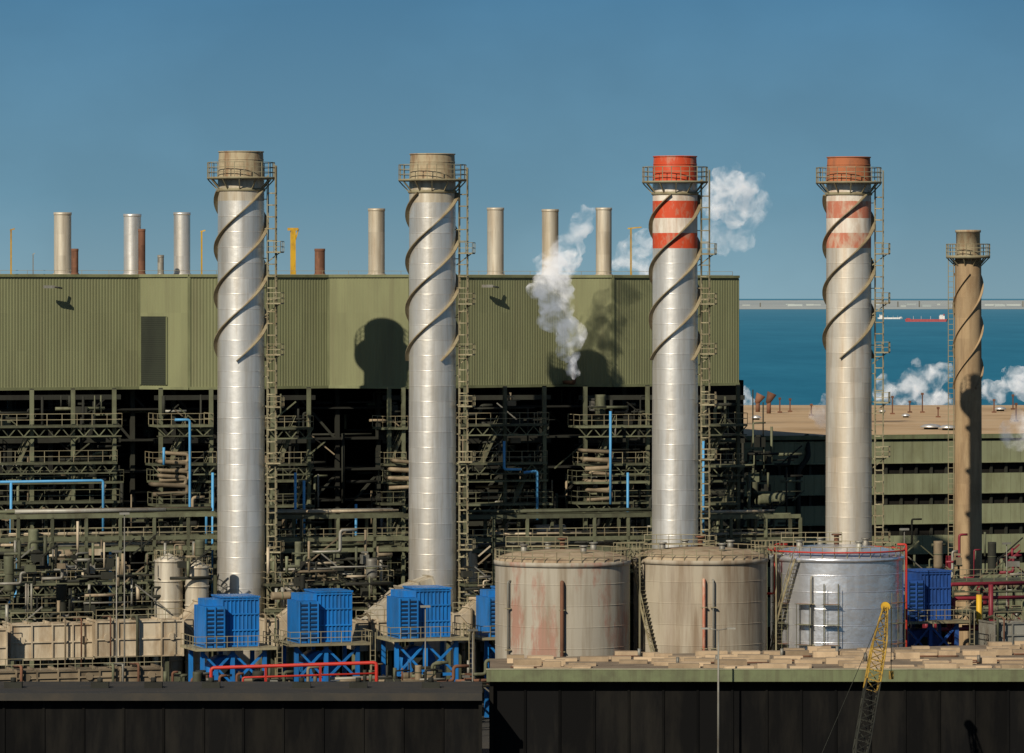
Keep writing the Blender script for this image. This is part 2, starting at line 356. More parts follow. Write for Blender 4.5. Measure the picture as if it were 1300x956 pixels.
for i in range(int(zp/.6)): o.beam('ladder_rung',gal,L+Vector((-.3,0,i*.6)),L+Vector((.3,0,i*.6)),.06)
o.done()

# ---------------------------------------------------------------- boiler steelwork
def deck(o,px0,px1,py,c,dep,truss=False,rail=True,th=.22,mat=None,rm=None):
    a=R(px0,py,c);b=R(px1,py,c);b.z=a.z; m=mat or steel
    o.prism('deck',m,[a,b,b+N*dep,a+N*dep],a.z-th,a.z)
    if rail:
        o.rail(a+N*.05,b+N*.05,1.2,1.5,.038,rm); o.rail(a+N*.05,a+N*dep,1.2,1.8,.038,rm); o.rail(b+N*.05,b+N*dep,1.2,1.8,.038,rm)
    if truss:
        L=(b-a).length;k=max(1,int(L/1.5))
        o.beam('truss_chord',m,a-Z*1.15+N*.3,b-Z*1.15+N*.3,.14)
        for i in range(k):
            p=a.lerp(b,i/k)+N*.3;q=a.lerp(b,(i+1)/k)+N*.3;mm=(p+q)/2-Z*1.15
            o.beam('truss_web',m,p-Z*th,mm,.1);o.beam('truss_web',m,mm,q-Z*th,.1)
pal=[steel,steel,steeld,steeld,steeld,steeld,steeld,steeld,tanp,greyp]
def clutter(o,px0,px1,pz0,pz1,c0,c1,k,pl=pal,big=1,zcap=31.8,hmax=8):
    for _ in range(k):
        c=random.uniform(c0,c1); px=random.uniform(px0,px1); py=random.uniform(pz0,pz1); p=R(px,py,c); m=random.choice(pl); t=random.random()
        if p.z>zcap-1: p.z=zcap-1-random.random()
        room=max(.9,(px1+14-px)*.078)
        if t<.28:
            h=min(random.uniform(1,hmax),zcap-p.z); o.tube('riser_pipe',m,[p,p+Z*h],random.uniform(.07,.2),6)
        elif t<.55:
            w=min(random.uniform(2,7),room); q=p+U*w; o.tube('header_pipe',m,[p,q],random.uniform(.07,.2),6)
        elif t<.70:
            w=min(random.uniform(.8,3),room/1.7); h=min(random.uniform(.8,3),zcap-p.z); o.bend('elbow_pipe',m,[p,p+U*w,p+U*w+Z*h,p+U*w*1.6+Z*h],random.uniform(.08,.2),6)
        elif t<.77:
            r_=random.uniform(.3,.7)*big; w=min(random.uniform(1.2,3),max(.5,zcap-p.z),room)
            ax=U if random.random()<.5 else Z
            o.tube('vessel',m,[p-ax*r_*.5,p,p+ax*w,p+ax*(w+r_*.5)],r_,12)
            o.tube('vessel_band',steel,[p+ax*w*.5,p+ax*(w*.5+.12)],r_*1.05,12)
        elif t<.88:
            o.box('equipment_cabinet',m,p,(random.uniform(.5,1.6)*big,.8,random.uniform(.5,1.3)*big))
            o.box('equipment_cabinet_lid',m,p+Z*.7,(.6,.6,.2))
        else:
            w=min(random.uniform(1.5,4),room); o.beam('brace',m,p,p+U*w+Z*(-1 if p.z+w>zcap else random.choice((-1,1)))*w*.8,.13)

o=O('boiler_steel_frame')
cl=[(-20,153),(196,276),(338,400),(486,520),(583,699),(735,830),(884,945)]
for a,b in cl:
    for py,tr,dep in ((541,True,4),(590,True,3.4),(612,False,3),(640,True,4),(688,True,5),(728,False,5)):
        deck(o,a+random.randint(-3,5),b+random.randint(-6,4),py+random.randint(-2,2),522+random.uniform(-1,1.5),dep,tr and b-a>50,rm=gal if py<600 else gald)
    n_=max(2,int((b-a)/48)+1)
    for i in range(n_):
        px=a+8+(b-a-16)*i/(n_-1)
        for c in (524,530,540):
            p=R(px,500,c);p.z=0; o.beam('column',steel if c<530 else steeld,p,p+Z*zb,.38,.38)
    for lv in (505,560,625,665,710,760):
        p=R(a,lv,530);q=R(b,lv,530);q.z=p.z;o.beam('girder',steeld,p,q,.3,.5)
    for y0,y1,xx in ((590,541,.25),(640,590,.6),(688,640,.3)):
        p=R(a+(b-a)*xx,y0,524);q=R(a+(b-a)*xx+22,y1,524)
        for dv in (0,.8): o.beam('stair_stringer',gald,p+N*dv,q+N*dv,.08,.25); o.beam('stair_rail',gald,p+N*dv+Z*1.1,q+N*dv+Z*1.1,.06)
for py in (520,560,600,640,690,740):
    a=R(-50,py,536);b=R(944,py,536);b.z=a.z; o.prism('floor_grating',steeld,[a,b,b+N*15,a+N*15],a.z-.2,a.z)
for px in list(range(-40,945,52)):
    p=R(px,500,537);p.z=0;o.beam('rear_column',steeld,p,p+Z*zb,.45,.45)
    if random.random()<.6:
        q=R(px+52,560,537); p2=R(px,500,537); o.beam('cross_brace',steeld,p2,q,.25)
    if random.random()<.6:
        q=R(px+52,600,537); p2=R(px,660,537); o.beam('cross_brace',steeld,p2,q,.25)
o.done()

o=O('boiler_pipework')
for a,b in cl:
    k=int((b-a)*.6)
    clutter(o,a,b-20,505,770,523,530,k)
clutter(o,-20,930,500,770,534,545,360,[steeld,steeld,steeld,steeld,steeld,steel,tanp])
clutter(o,400,520,640,780,520,532,60,hmax=4); clutter(o,150,280,650,780,518,530,70,hmax=4); clutter(o,340,400,660,780,516,526,50,hmax=4); clutter(o,600,830,650,700,520,530,60,hmax=4)
for px,y00,nn_,wd in ((208,575,3,30),(203,604,2,36),(742,572,2,34),(748,600,3,26),(500,585,3,24)):
    for k in range(nn_):
        y0=y00+k*11; c=521.5
        a=R(px+random.randint(-8,4),y0,c); b=R(px+wd+random.randint(-3,3),y0+2,c); e=b-Z*.75; f=Vector((a.x,a.y,e.z-.1))
        o.bend('serpentine_duct',tanp,[a+N*1.5,a,b,e,f+N*.3],.2+.04*(k%2),8)
for pts in ([(222,533),(241,533),(241,648),(262,648),(262,690)],[(0,612),(131,610),(131,680)],[(14,612),(14,690),(22,700),(22,752),(12,765),(12,800)],[(208,590),(208,568)],[(375,600),(375,700),(382,740)],[(665,600),(682,598),(682,660)],[(775,640),(775,522)],[(797,600),(797,690)],[(893,560),(893,690)],[(140,690),(140,775)],[(452,640),(452,700)],[(270,600),(270,760)],[(386,610),(386,690)],[(640,560),(640,596),(662,596)],[(60,690),(60,740),(88,740)]):
    o.bend('light_blue_pipe',lblue,[R(x,y,519.5) for x,y in pts],.14,8)
o.done()

# ---------------------------------------------------------------- pipe rack and lower plant
o=O('pipe_rack')
for a,b,c in ((-20,282,512),(336,522,513),(584,840,513),(884,1016,515)):
    for py,rl in ((657,False),(686,True),(700,False)):
        p=R(a,py,c);q=R(b,py,c);q.z=p.z
        for dv in (0,3): o.beam('rack_girder',steel,p+N*dv,q+N*dv,.3,.42)
        if rl: o.rail(p,q,1.1,1.6,.04)
    L=int((b-a)/40)
    for i in range(L+1):
        px=a+(b-a)*i/L; p=R(px,657,c)
        for dv in (0,3): pp=p+N*dv; o.beam('rack_column',steel,Vector((pp.x,pp.y,0)),pp,.3)
        for py in (657,686,700): pp=R(px,py,c); o.beam('rack_cross',steel,pp,pp+N*3,.25)
    for j in range(11):
        py=random.choice((655,684,698)); m=random.choice([steel,tanp,greyp,greyp,cream,steel]); p=R(a,py,c)+N*random.uniform(.2,2.8)+Z*.35; r_=random.uniform(.1,.24)
        x0=random.uniform(0,.3); x1=random.uniform(.6,1); dirv=(R(b,py,c)-R(a,py,c)); dirv.z=0
        o.tube('rack_pipe',m,[p+dirv*x0,p+dirv*x1],r_,8)
o.done()
o=O('desalination_pipework')
lowpal=[steel,steel,tanp,greyp,cream,steeld,greyp,steeld,steeld]
for a,b in ((-20,270),(340,500),(590,625)):
    clutter(o,a,b-15,700,800,500,512,int((b-a)*.6),lowpal,.85,31,3.2)
    for py in (742,775):
        deck(o,a,b,py,505,4,True)
o.done()

def casing(px0,px1,py0,py1,c,name='evaporator_casing',mat=cream):
    o=O(name); a=R(px0,py0,c);b=R(px1,py0,c);zb_=R(px0,py1,c).z; b.z=a.z; L=(b-a).length; hh=a.z-zb_
    nseg=max(1,int(L/1.9))
    for i in range(nseg):
        q0=a.lerp(b,i/nseg);q1=a.lerp(b,(i+1)/nseg)
        o.prism('casing',mat,[q0,q1,q1+N*4,q0+N*4],zb_,a.z)
    k=nseg
    for i in range(k+1):
        p=a.lerp(b,i/k); o.beam('stiffener',mat,Vector((p.x,p.y,zb_-.1))-N*.08,p+Z*.12-N*.08,.16,.2); o.beam('top_stiffener',mat,p+Z*.1,p+Z*.1+N*4,.16,.2)
    for f in (.0,.5,1): o.beam('waler',mat,Vector((a.x,a.y,zb_+hh*f))-N*.1-U*.1,Vector((b.x,b.y,zb_+hh*f))-N*.1+U*.1,.14,.14)
    for i in range(0,k,3):
        p=a.lerp(b,(i+.5)/k); o.tube('manway',mat,[Vector((p.x,p.y,zb_+hh*.55))-N*.2,Vector((p.x,p.y,zb_+hh*.55))+N*.1],.36,14)
    for i in range(3):
        p=a.lerp(b,(i+.5)/3); o.beam('support_leg',steel,Vector((p.x,p.y,0))+N*.6,Vector((p.x,p.y,zb_))+N*.6,.35); o.beam('support_leg',steel,Vector((p.x,p.y,0))+N*3.4,Vector((p.x,p.y,zb_))+N*3.4,.35)
    o.rail(a+Z*.1,b+Z*.1,1.1,1.6,.04)
    for _ in range(max(2,int(L/4))):
        t=random.random(); p=a.lerp(b,t); o.bend('feed_pipe',random.choice([greyp,tanp,steel,rust]),[p+N*3+Z*.3,p+N*.6+Z*random.uniform(.4,.9),p-N*.5+Z*.5,Vector((p.x,p.y,max(0,zb_-1)))-N*.5],random.uniform(.08,.16),8)
    o.done()
casing(14,118,794,838,497); casing(122,232,790,834,495); casing(-40,8,800,845,495)
casing(336,378,788,822,499); casing(452,506,790,826,497); casing(575,616,780,815,499)
def sloped(pts,w,c,mat=cream,name='flue_duct'):
    o=O(name); P=[R(x,y,c) for x,y in pts]
    for i in range(len(P)-1):
        o.beam('duct',mat,P[i],P[i+1],w,w*.85); L=(P[i+1]-P[i]).length; k=max(2,int(L/1.1)); dd=(P[i+1]-P[i])/k
        for j in range(k+1):
            q=P[i]+dd*j; o.beam('duct_rib',mat,q-dd.normalized()*.07,q+dd.normalized()*.07,w+.3,w*.85+.3)
    o.done()
sloped([(228,812),(262,775)],3.0,498)
sloped([(470,800),(512,762),(549,748)],3.2,501,cream_al); sloped([(345,805),(376,780)],2.2,500); sloped([(590,790),(610,770)],2.2,500)
def silo(px,top,c,w,mat):
    d=row(c,px);p=W(px,top,d);r=w*d/F/2;o=O('surge_silo')
    o.lathe('shell',mat,p,[(r,0)]+[(r,p.z*i/8) for i in range(1,9)],28,4)
    o.lathe('roof',mat,p,[(r*1.04,p.z-.05),(r*1.04,p.z+.1),(.02,p.z+.8)],28)
    for i in range(1,9): o.lathe('hoop',mat,p,[(r,p.z*i/8-.12),(r+.08,p.z*i/8-.1),(r+.08,p.z*i/8+.05),(r,p.z*i/8+.07)],28)
    o.ringrail(p,r,p.z,1.1,12,.04); o.done()
silo(592,694,514,28,cream); silo(214,712,503,36,cream_al); silo(250,720,502,30,cream_al); silo(370,748,504,20,greyp)

# ---------------------------------------------------------------- blue fan houses
def fan_house(px0,px1,py0,py1,c,mat=blue):
    o=O('blue_fan_house'); a=R(px0,py0,c);b=R(px1,py0,c);z1=a.z;z0=R(px0,py1,c).z; a.z=b.z=0; L=(b-a).length; h=z1-z0; D=4.2
    s=.36
    m0=a.lerp(b,s)
    o.prism('main_housing',mat,[m0,b,b+N*D,m0+N*D],z0,z1)
    o.prism('roof_lip',mat,[m0-N*.15-U*.1,b-N*.15+U*.15,b+N*D,m0+N*D-U*.1],z1+.003,z1+.16)
    k=int((b-m0).length/.36)
    for i in range(k+1):
        p=m0.lerp(b,i/k); o.beam('wall_rib',mat,p+Z*(z0+.1)-N*.04,p+Z*(z1-.05)-N*.04,.12,.14)
    for f in (.02,.34,.67,.97): o.beam('wall_band',mat,m0+Z*(z0+h*f)-N*.1,b+Z*(z0+h*f)-N*.1,.12,.13)
    q0=a-N*.9; q1=m0-N*.9
    o.prism('louvre_house',mat,[q0,q1-U*.02,m0+N*D*.8-U*.02,a+N*D*.8],z0,z1-h*.16)
    nl=9
    for i in range(nl):
        z=z0+.35+(h*.84-.7)*i/(nl-1)
        o.beam('louvre_blade',louv,q0+U*.12+Z*z-N*.05,q1-U*.15+Z*z-N*.05,.1,.17)
    for p in (q0+U*.06,q1-U*.08,(q0+q1)/2): o.beam('louvre_frame',mat,p+Z*z0-N*.08,p+Z*(z1-h*.16)-N*.08,.14,.16)
    o.prism('inlet_hood',mat,[q0+U*.3+N*.8,q1+N*.8-U*.05,m0+N*3-U*.05,a+N*3+U*.3],z1-h*.155,z1-h*.02)
    A0=a-U*1.1-N*1.8;B0=b+U*1.6-N*1.8
    o.prism('platform',gal,[A0,B0,B0+N*(D+2.2),A0+N*(D+2.2)],z0-.25,z0-.01)
    o.rail(A0+Z*z0,B0+Z*z0,1.15,1.0,.04); o.rail(A0+Z*z0,A0+N*6+Z*z0,1.15,1.2,.04); o.rail(B0+Z*z0,B0+N*6+Z*z0,1.15,1.2,.04)
    xs=[a-U*.2,a.lerp(b,.5),b+U*.4]
    for i,p in enumerate(xs):
        for dv in (-.8,D-.3): o.beam('leg',mat,p+N*dv,p+N*dv+Z*(z0-.25),.38)
        if i<2:
            q=xs[i+1]
            for za,zc in ((z0-.5,z0-3.6),(z0-3.6,z0-7)):
                o.beam('leg_brace',mat,p-N*.8+Z*za,q-N*.8+Z*max(zc,.1),.22); o.beam('leg_brace',mat,q-N*.85+Z*za,p-N*.85+Z*max(zc,.1),.22)
            o.beam('tie_beam',mat,p-N*.8+Z*(z0-3.6),q-N*.8+Z*(z0-3.6),.28)
    p=a.lerp(b,.45)+N*1.6+Z*(z0-2.6); o.tube('fan_scroll',mat,[p-N*1.4,p+N*1.4],1.7,20); o.tube('fan_inlet',steeld,[p-N*1.5,p-N*1.35],.9,16)
    p=b+U*1.4-N*1.9
    for dx in (0,.5): o.beam('ladder',gal,p+U*dx,p+U*dx+Z*(z0+1),.07)
    for i in range(int(z0/.5)): o.beam('ladder_rung',gal,p+Z*i*.5,p+U*.5+Z*i*.5,.05)
    o.done()
fan_house(257,328,760,822,488); fan_house(376,446,753,816,488); fan_house(503,571,749,810,488); fan_house(617,680,749,808,494.5)
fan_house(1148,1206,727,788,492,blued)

# ---------------------------------------------------------------- storage tanks
def tank(px,top,c,mat,rp,rpmat,roofmat,kind):
    d=row(c,px);p=W(px,top,d);r=6.55;z=16.45;o=O('storage_tank')
    k=8 if kind!=2 else 10
    o.lathe('shell',mat,p,[(r,z*i/k) for i in range(k+1)],72,6)
    for i in range(1,k): o.lathe('weld_seam',mat,p,[(r+.001,z*i/k-.05),(r+.025,z*i/k-.02),(r+.025,z*i/k+.02),(r+.001,z*i/k+.05)],72)
    o.lathe('curb_angle',mat,p,[(r,z-.4),(r+.14,z-.38),(r+.14,z),(r+.02,z+.05)],72)
    o.lathe('roof',roofmat,p,[(r+.05,z)]+[(r*math.cos(t),z+.02+1.05*math.sin(t)) for t in [i*math.pi/2/8 for i in range(1,8)]]+[(.02,z+1.1)],72,6)
    o.ringrail(p,r+.05,z,1.1,34,.045,gal,2)
    C=Vector((p.x,p.y,0))
    o.box('roof_walkway',gal,C+Z*(z+1.35)-Vector((2.5,0,0)),(6,.9,.12),0)
    o.rail(C+Vector((-5.5,-.45,z+1.3)),C+Vector((.5,-.45,z+1.3)),1.0,1.2,.04)
    for a_ in (40,110,200,300):
        t=math.radians(a_); q=C+Vector((math.cos(t),math.sin(t),0))*4; o.tube('roof_nozzle',greyp,[q+Z*(z+.5),q+Z*(z+1.5)],.3,12); o.tube('nozzle_flange',greyp,[q+Z*(z+1.45),q+Z*(z+1.6)],.42,12)
    o.tube('centre_vent',rust,[C+Z*(z+1),C+Z*(z+2)],.25,10); o.tube('vent_cap',rust,[C+Z*(z+2),C+Z*(z+2.15)],.5,12)
    for (dx,m,rr,zlo) in rp:
        y=-math.sqrt(max(0,(r+.35)**2-dx*dx)); q=C+Vector((dx,y,0)); o.bend('drop_pipe',m,[q+Z*zlo,q+Z*(z-1.8),C+Vector((dx*.93,y*.93,z-1.8))],rr,8)
        for zz in (4,8,12): o.beam('pipe_clip',gal,q+Z*zz-Vector((.3,0,0)),q+Z*zz+Vector((.3,0,0)),.3,.08)
    m=44
    for i in range(m):
        if kind==0: continue
        t=math.radians(205+ i*1.0 if kind!=2 else 185+i*1.1); zz=z*(1-i/m) if kind==1 else z*(i/m)
        e=Vector((math.cos(t),math.sin(t),0))
        o.box('stair_tread',gal,C+e*(r+.5)+Z*zz,(.85,.28,.06),t)
        if i%3==0: o.beam('stair_post',gal,C+e*(r+.9)+Z*zz,C+e*(r+.9)+Z*(zz+1.1),.05)
        t2=math.radians(1.0 if kind!=2 else 1.1); e2=Vector((math.cos(t+t2),math.sin(t+t2),0)); dz=(-z/m if kind==1 else z/m)
        o.beam('stair_rail',gal,C+e*(r+.9)+Z*(zz+1.1),C+e2*(r+.9)+Z*(zz+1.1+dz),.06); o.beam('stair_stringer',gal,C+e*(r+.92)+Z*zz,C+e2*(r+.92)+Z*(zz+dz),.06,.22)
    t=math.radians(285); e=Vector((math.cos(t),math.sin(t),0)); o.tube('manway',mat,[C+e*(r-.1)+Z*5.2,C+e*(r+.35)+Z*5.2],.5,16); o.tube('manway_cover',rpmat,[C+e*(r+.35)+Z*5.2,C+e*(r+.45)+Z*5.2],.65,16)
    if kind==2:
        n_=40
        pts=[C+Vector((math.cos(2*math.pi*i/n_),math.sin(2*math.pi*i/n_),0))*(r+.3)+Z*(z+.6) for i in range(n_+1)]
        o.tube('deluge_ring',redpipe,pts,.09,6)
        for x in (-6.2,6.75):
            q=C+Vector((x,-2.2,0)); o.bend('deluge_riser',redpipe,[q+Z*.5,q+Z*(z+1.2),q+Z*(z+1.2)+Vector((-.9 if x>0 else 1.2,0,0))],.11,8)
        o.bend('deluge_main',redpipe,[C+Vector((-7.3,-3,z-3.6)),C+Vector((-6.3,-3,z-3.6)),C+Vector((-6.3,-3,z+.2))],.11,8)
        for ang in (215,240,262,325):
            t=math.radians(ang); e=Vector((math.cos(t),math.sin(t),0)); f=Vector((-e.y,e.x,0)); q=C+e*(r+.9)
            for sx in (-.7,.7):
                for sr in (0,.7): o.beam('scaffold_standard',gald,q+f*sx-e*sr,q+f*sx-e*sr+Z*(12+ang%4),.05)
            for i in range(6):
                zz=2+i*2; o.beam('scaffold_ledger',gald,q-f*.9+Z*zz,q+f*.9+Z*zz,.05); o.box('scaffold_board',rust if i%2 else gald,q+Z*zz-e*.35,(.7,1.6,.06),t)
    o.done(); return C
tank(714,712,478,tankc,[(-.1,rust,.2,1.0),(-5.3,greyp,.1,1)],rust,tankroof,0)
tank(889,708,478,tankb,[(.1,redp2,.16,1.0),(1.0,greyp,.08,1)],tankb,tankroof,1)
tank(1062,705,478,tanks,[(-2.9,greyp,.12,1)],greyp,tanks,2)
o=O('tank_catwalk')
for p0,p1 in ((793,812),(968,985)):
    a=R(p0,706,476);b=R(p1,706,476);a.z=b.z=16.9
    o.prism('walkway',gal,[a-U*.8,b+U*.8,b+U*.8+N*1,a-U*.8+N*1],16.8,16.9); o.rail(a-U*.8,b+U*.8,1.2,.8,.045); o.rail(a-U*.8+N,b+U*.8+N,1.2,.8,.045)
    for px in (p0,p1): q=R(px,706,475.5); o.beam('walkway_leg',gal,Vector((q.x,q.y,0)),Vector((q.x,q.y,16.8)),.14)
o.done()

# ---------------------------------------------------------------- turbine hall on the right
o=O('turbine_hall')
a=R(930,553,560);b=R(1500,553,560);zr=25.95;a.z=b.z=0
bl=Vector((a.x+6,236,0)); br=Vector((b.x+30,236,0))
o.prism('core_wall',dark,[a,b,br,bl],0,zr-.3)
o.prism('roof',sandroof,[a-N*.6,b-N*.6,br,bl],zr-.3,zr)
o.beam('parapet',dgreen,a-N*.7+Z*(zr-.15),b-N*.7+Z*(zr-.15),.25,.5)
wallg=M('hall_panel',(.19,.205,.12),.75,0,(.12,.12,.06),.6,.3,.5,.08,dirt2=(.09,.08,.045),amt2=.4)
for y0,y1 in ((559,587),(601,626),(640,664),(679,702),(716,740),(754,790)):
    s=576/F; z1=H-(y0-378)*s; z0=H-(y1-378)*s
    k=46
    for i in range(k):
        p=a.lerp(b,i/k)-N*.45;q=a.lerp(b,(i+1)/k)-N*.45
        o.prism('wall_panel',wallg,[p+U*.03,q,q+N*.4,p+U*.03+N*.4],z0,z1)
    o.beam('sun_shade',wallg,a-N*.65+Z*z0,b-N*.65+Z*z0,.5,.1)
for i in range(0,30):
    p=a.lerp(b,i/30)-N*.2; o.beam('pilaster',steeld,p,p+Z*(zr-.4),.3,.3)
p=a.lerp(b,.135)-N*1.1; o.bend('downpipe',steeld,[p,p+Z*22,p+Z*23.6+U*1.3,p+Z*(zr+.1)+U*1.6+N*1.4],.3)
o.done()
def vent(px,py,w,h,name,mat):
    d=(H-zr)*F/(py-378); s=d/F; p=W(px,py,d); p.z=zr; o=O(name)
    if name=='roof_vent_mushroom':
        r=w*s/2; o.lathe('cap',mat,p,[(.01,zr+h*s),(r*.6,zr+h*s*.85),(r,zr+h*s*.4),(r*.9,zr+h*s*.35)],20); o.lathe('neck',steeld,p,[(r*.6,zr-.02),(r*.6,zr+h*s*.5)],16)
    elif name=='roof_vent_pole':
        o.beam('pole',mat,p,p+Z*h*s,.14); o.box('head',mat,p+Z*h*s,(.3,.3,.3)); o.box('foot',mat,p+Z*.1,(.5,.5,.2))
    else:
        o.tube('stem',mat,[p,p+Z*h*s*.6],w*s*.2,10); o.tube('horn',mat,[p+Z*h*s*.5-Vector((w*s*.1,0,0)),p+Z*h*s+Vector((w*s*.3,0,0))],w*s*.2,12,True,w*s*.45)
    o.done()
for px,py,w,h in ((1182,545,30,7),(1204,546,26,7),(1150,530,12,5),(1270,522,16,6),(960,533,14,6),(1120,524,10,4)): vent(px,py,w,h,'roof_vent_mushroom',silver)
for px,py,h in ((1003,523,16),(990,524,18),(1060,525,14),(1133,526,22),(1155,524,14),(1171,524,24),(1286,520,18),(1262,524,16),(1030,528,14),(1090,523,15),(1290,535,22),(1191,530,12)): vent(px,py,0,h,'roof_vent_pole',rust)
for px,py,w,h in ((962,523,14,22),(976,525,14,26)): vent(px,py,w,h,'roof_exhaust_horn',rust)

o=O('condenser_pipework')
clutter(o,1146,1290,705,800,505,530,70,[steel,steel,steeld,tanp,greyp,maroon],1,31,3); clutter(o,884,1010,560,690,530,545,60,[steel,steeld,steel,steeld]); clutter(o,1100,1190,690,735,540,548,14,[steel,steeld],1,31,3)
for py,px0,px1 in ((742,1205,1300),(760,1210,1300),(800,1160,1420)):
    a=R(px0,py,500);b=R(px1,py,500);b.z=a.z;o.bend('maroon_pipe',maroon,[a-Z*6,a,b],.22,8)
o.bend('maroon_pipe',maroon,[R(1258,742,499),R(1258,790,499),R(1300,796,499)],.26,8)
for px in (1246,1300,1360): p=R(px,735,501);o.beam('pipe_stand',steel,Vector((p.x,p.y,0)),p,.25)
deck(o,1210,1400,738,503,5,True); deck(o,1210,1400,778,502,5,True)
o.bend('yellow_pipe',yellow,[R(1243,755,498),R(1243,790,498),R(1250,795,498)],.3,8)
o.done()
casing(1262,1420,792,822,492,'condenser_casing',greyp)

# ---------------------------------------------------------------- foreground workshop
o=O('workshop_shed'); zr2=8.7
def G(px,d): return Vector(((px-650)*d/F,d-500,0))
fl=G(622,439.5);fr=G(1500,439.5);br=G(1500,480);bl=G(622,454)
o.prism('roof_slab',slabm,[fl,fr,br,bl],zr2-.35,zr2)
o.prism('fascia',dgreen,[fl-Vector((.3,.35,0)),fr-Vector((0,.35,0)),fr-Vector((0,.02,0)),fl-Vector((.3,.02,0))],zr2-.95,zr2+.12)
o.prism('fascia_cap',M('fascia_cap',(.27,.26,.17),.7),[fl-Vector((.35,.4,0)),fr-Vector((0,.4,0)),fr+Vector((0,.1,0)),fl+Vector((-.35,.1,0))],zr2+.125,zr2+.2)
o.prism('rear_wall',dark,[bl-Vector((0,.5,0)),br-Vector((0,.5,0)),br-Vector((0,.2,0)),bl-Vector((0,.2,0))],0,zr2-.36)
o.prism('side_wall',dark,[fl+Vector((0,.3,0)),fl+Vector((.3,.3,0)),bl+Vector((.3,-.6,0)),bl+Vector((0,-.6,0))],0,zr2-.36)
for i in range(20):
    p=fl.lerp(fr,i/20)+Vector((.05,1.0,0));q=fl.lerp(fr,(i+1)/20)+Vector((0,1.0,0))
    o.beam('shutter_door',blackwall,p+Z*3.9,q+Z*3.9,.1,7.6)
    o.beam('door_post',blackwall,p-Vector((0,.1,0)),p-Vector((0,.1,0))+Z*7.6,.18)
for rowi in range(14):
    y=fl.y+1.0+rowi*2.7; x=fl.x+1+random.random()
    while x<fr.x-2:
        w=random.uniform(1.6,3.4)
        ymax=bl.y+(br.y-bl.y)*(x-bl.x)/(br.x-bl.x)-1.6
        if y<ymax and random.random()<.62:
            hh=random.uniform(.15,.6); o.box('roof_block',tile,(x+w/2,y+random.uniform(-.4,.4),zr2+hh/2),(w*.88,random.uniform(.8,1.5),hh),random.uniform(-.06,.06))
            if random.random()<.2: o.tube('roof_pipe',rust,[(x,y-.9,zr2+.12),(x+w,y-.9,zr2+.12)],.08,6)
            if random.random()<.06: o.tube('roof_vent_stub',greyp,[(x,y-.7,zr2),(x,y-.7,zr2+.8)],.15,8)
        x+=w
o.done()
o=O('store_shed'); fl=G(-200,434);fr=G(612,434);br=G(612,449);bl=G(-200,449)
o.prism('roof_slab',bitum,[fl,fr,br,bl],6.7,7.0)
o.prism('parapet',bitum,[fl-Vector((0,.3,0)),fr-Vector((0,.3,0)),fr-Vector((0,.02,0)),fl-Vector((0,.02,0))],6.5,7.15)
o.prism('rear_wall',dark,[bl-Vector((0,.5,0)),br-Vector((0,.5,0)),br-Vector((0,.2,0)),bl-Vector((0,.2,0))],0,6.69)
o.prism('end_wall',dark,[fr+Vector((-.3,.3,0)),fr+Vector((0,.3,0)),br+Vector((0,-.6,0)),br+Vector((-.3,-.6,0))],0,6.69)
for i in range(16):
    p=fl.lerp(fr,i/16)+Vector((.03,.9,0));q=fl.lerp(fr,(i+1)/16)+Vector((0,.9,0))
    o.beam('shutter_door',blackwall,p+Z*3.2,q+Z*3.2,.1,6.4)
    o.beam('door_post',blackwall,p-Vector((0,.1,0)),p-Vector((0,.1,0))+Z*6.4,.18)
for i in range(7):
    p=G(20+i*88+random.randint(-20,20),442); o.box('roof_unit',steeld,p+Z*7.25,(1.6,1.0,.5),0); o.tube('roof_unit_vent',steeld,[p+Z*7.4,p+Z*7.9],.25,10)
o.done()
casing(-60,205,855,872,470,'culvert_casing',tanp)

o=O('red_pipe_frame')
a=W(268,848,462);b=W(478,838,462)
o.bend('frame_pipe',redpipe,[Vector((a.x,a.y,0)),a,Vector((b.x,b.y,a.z+.5)),Vector((b.x,b.y,0))],.17,10)
o.bend('lower_pipe',redpipe,[Vector((a.x+3,a.y,0)),a+Vector((3,0,-.9)),Vector((b.x,b.y,a.z-.5))],.10,8)
for f in (.33,.66): p=a.lerp(b,f); o.beam('frame_post',redpipe,Vector((p.x,p.y,0)),Vector((p.x,p.y,a.z+.2)),.2)
o.done()
o=O('yard_pipework'); clutter(o,190,620,825,880,470,484,110,[steel,greyp,tanp,steeld,rust,steeld],.8,6.5,2.5); o.done()
def mast(px,top,d,name='lighting_mast'):
    o=O(name);p=W(px,top,d);b=Vector((p.x,p.y,0)); o.tube('pole',greyp,[b,p],.1,8,True,.05); o.box('base',concr,b+Z*.2,(.7,.7,.4)); o.box('lamp_head',greyp,p,(.9,.4,.2)); o.done()
mast(158,652,470); mast(540,770,470); mast(148,700,475); mast(600,800,470); mast(1278,690,520); mast(1148,672,500)
o=O('street_lamp'); p=W(912,800,436.5); b=Vector((p.x,p.y,0))
o.tube('pole',greyp,[b,p],.12,10,True,.07)
for sg in (-1,1):
    e=p+Vector((sg*.9,0,.15)); o.tube('arm',greyp,[p,e],.05,6); o.box('lamp_head',greyp,e+Vector((sg*.25,0,0)),(.75,.35,.14),0)
o.box('base',concr,b+Z*.25,(.6,.6,.5),0); o.done()

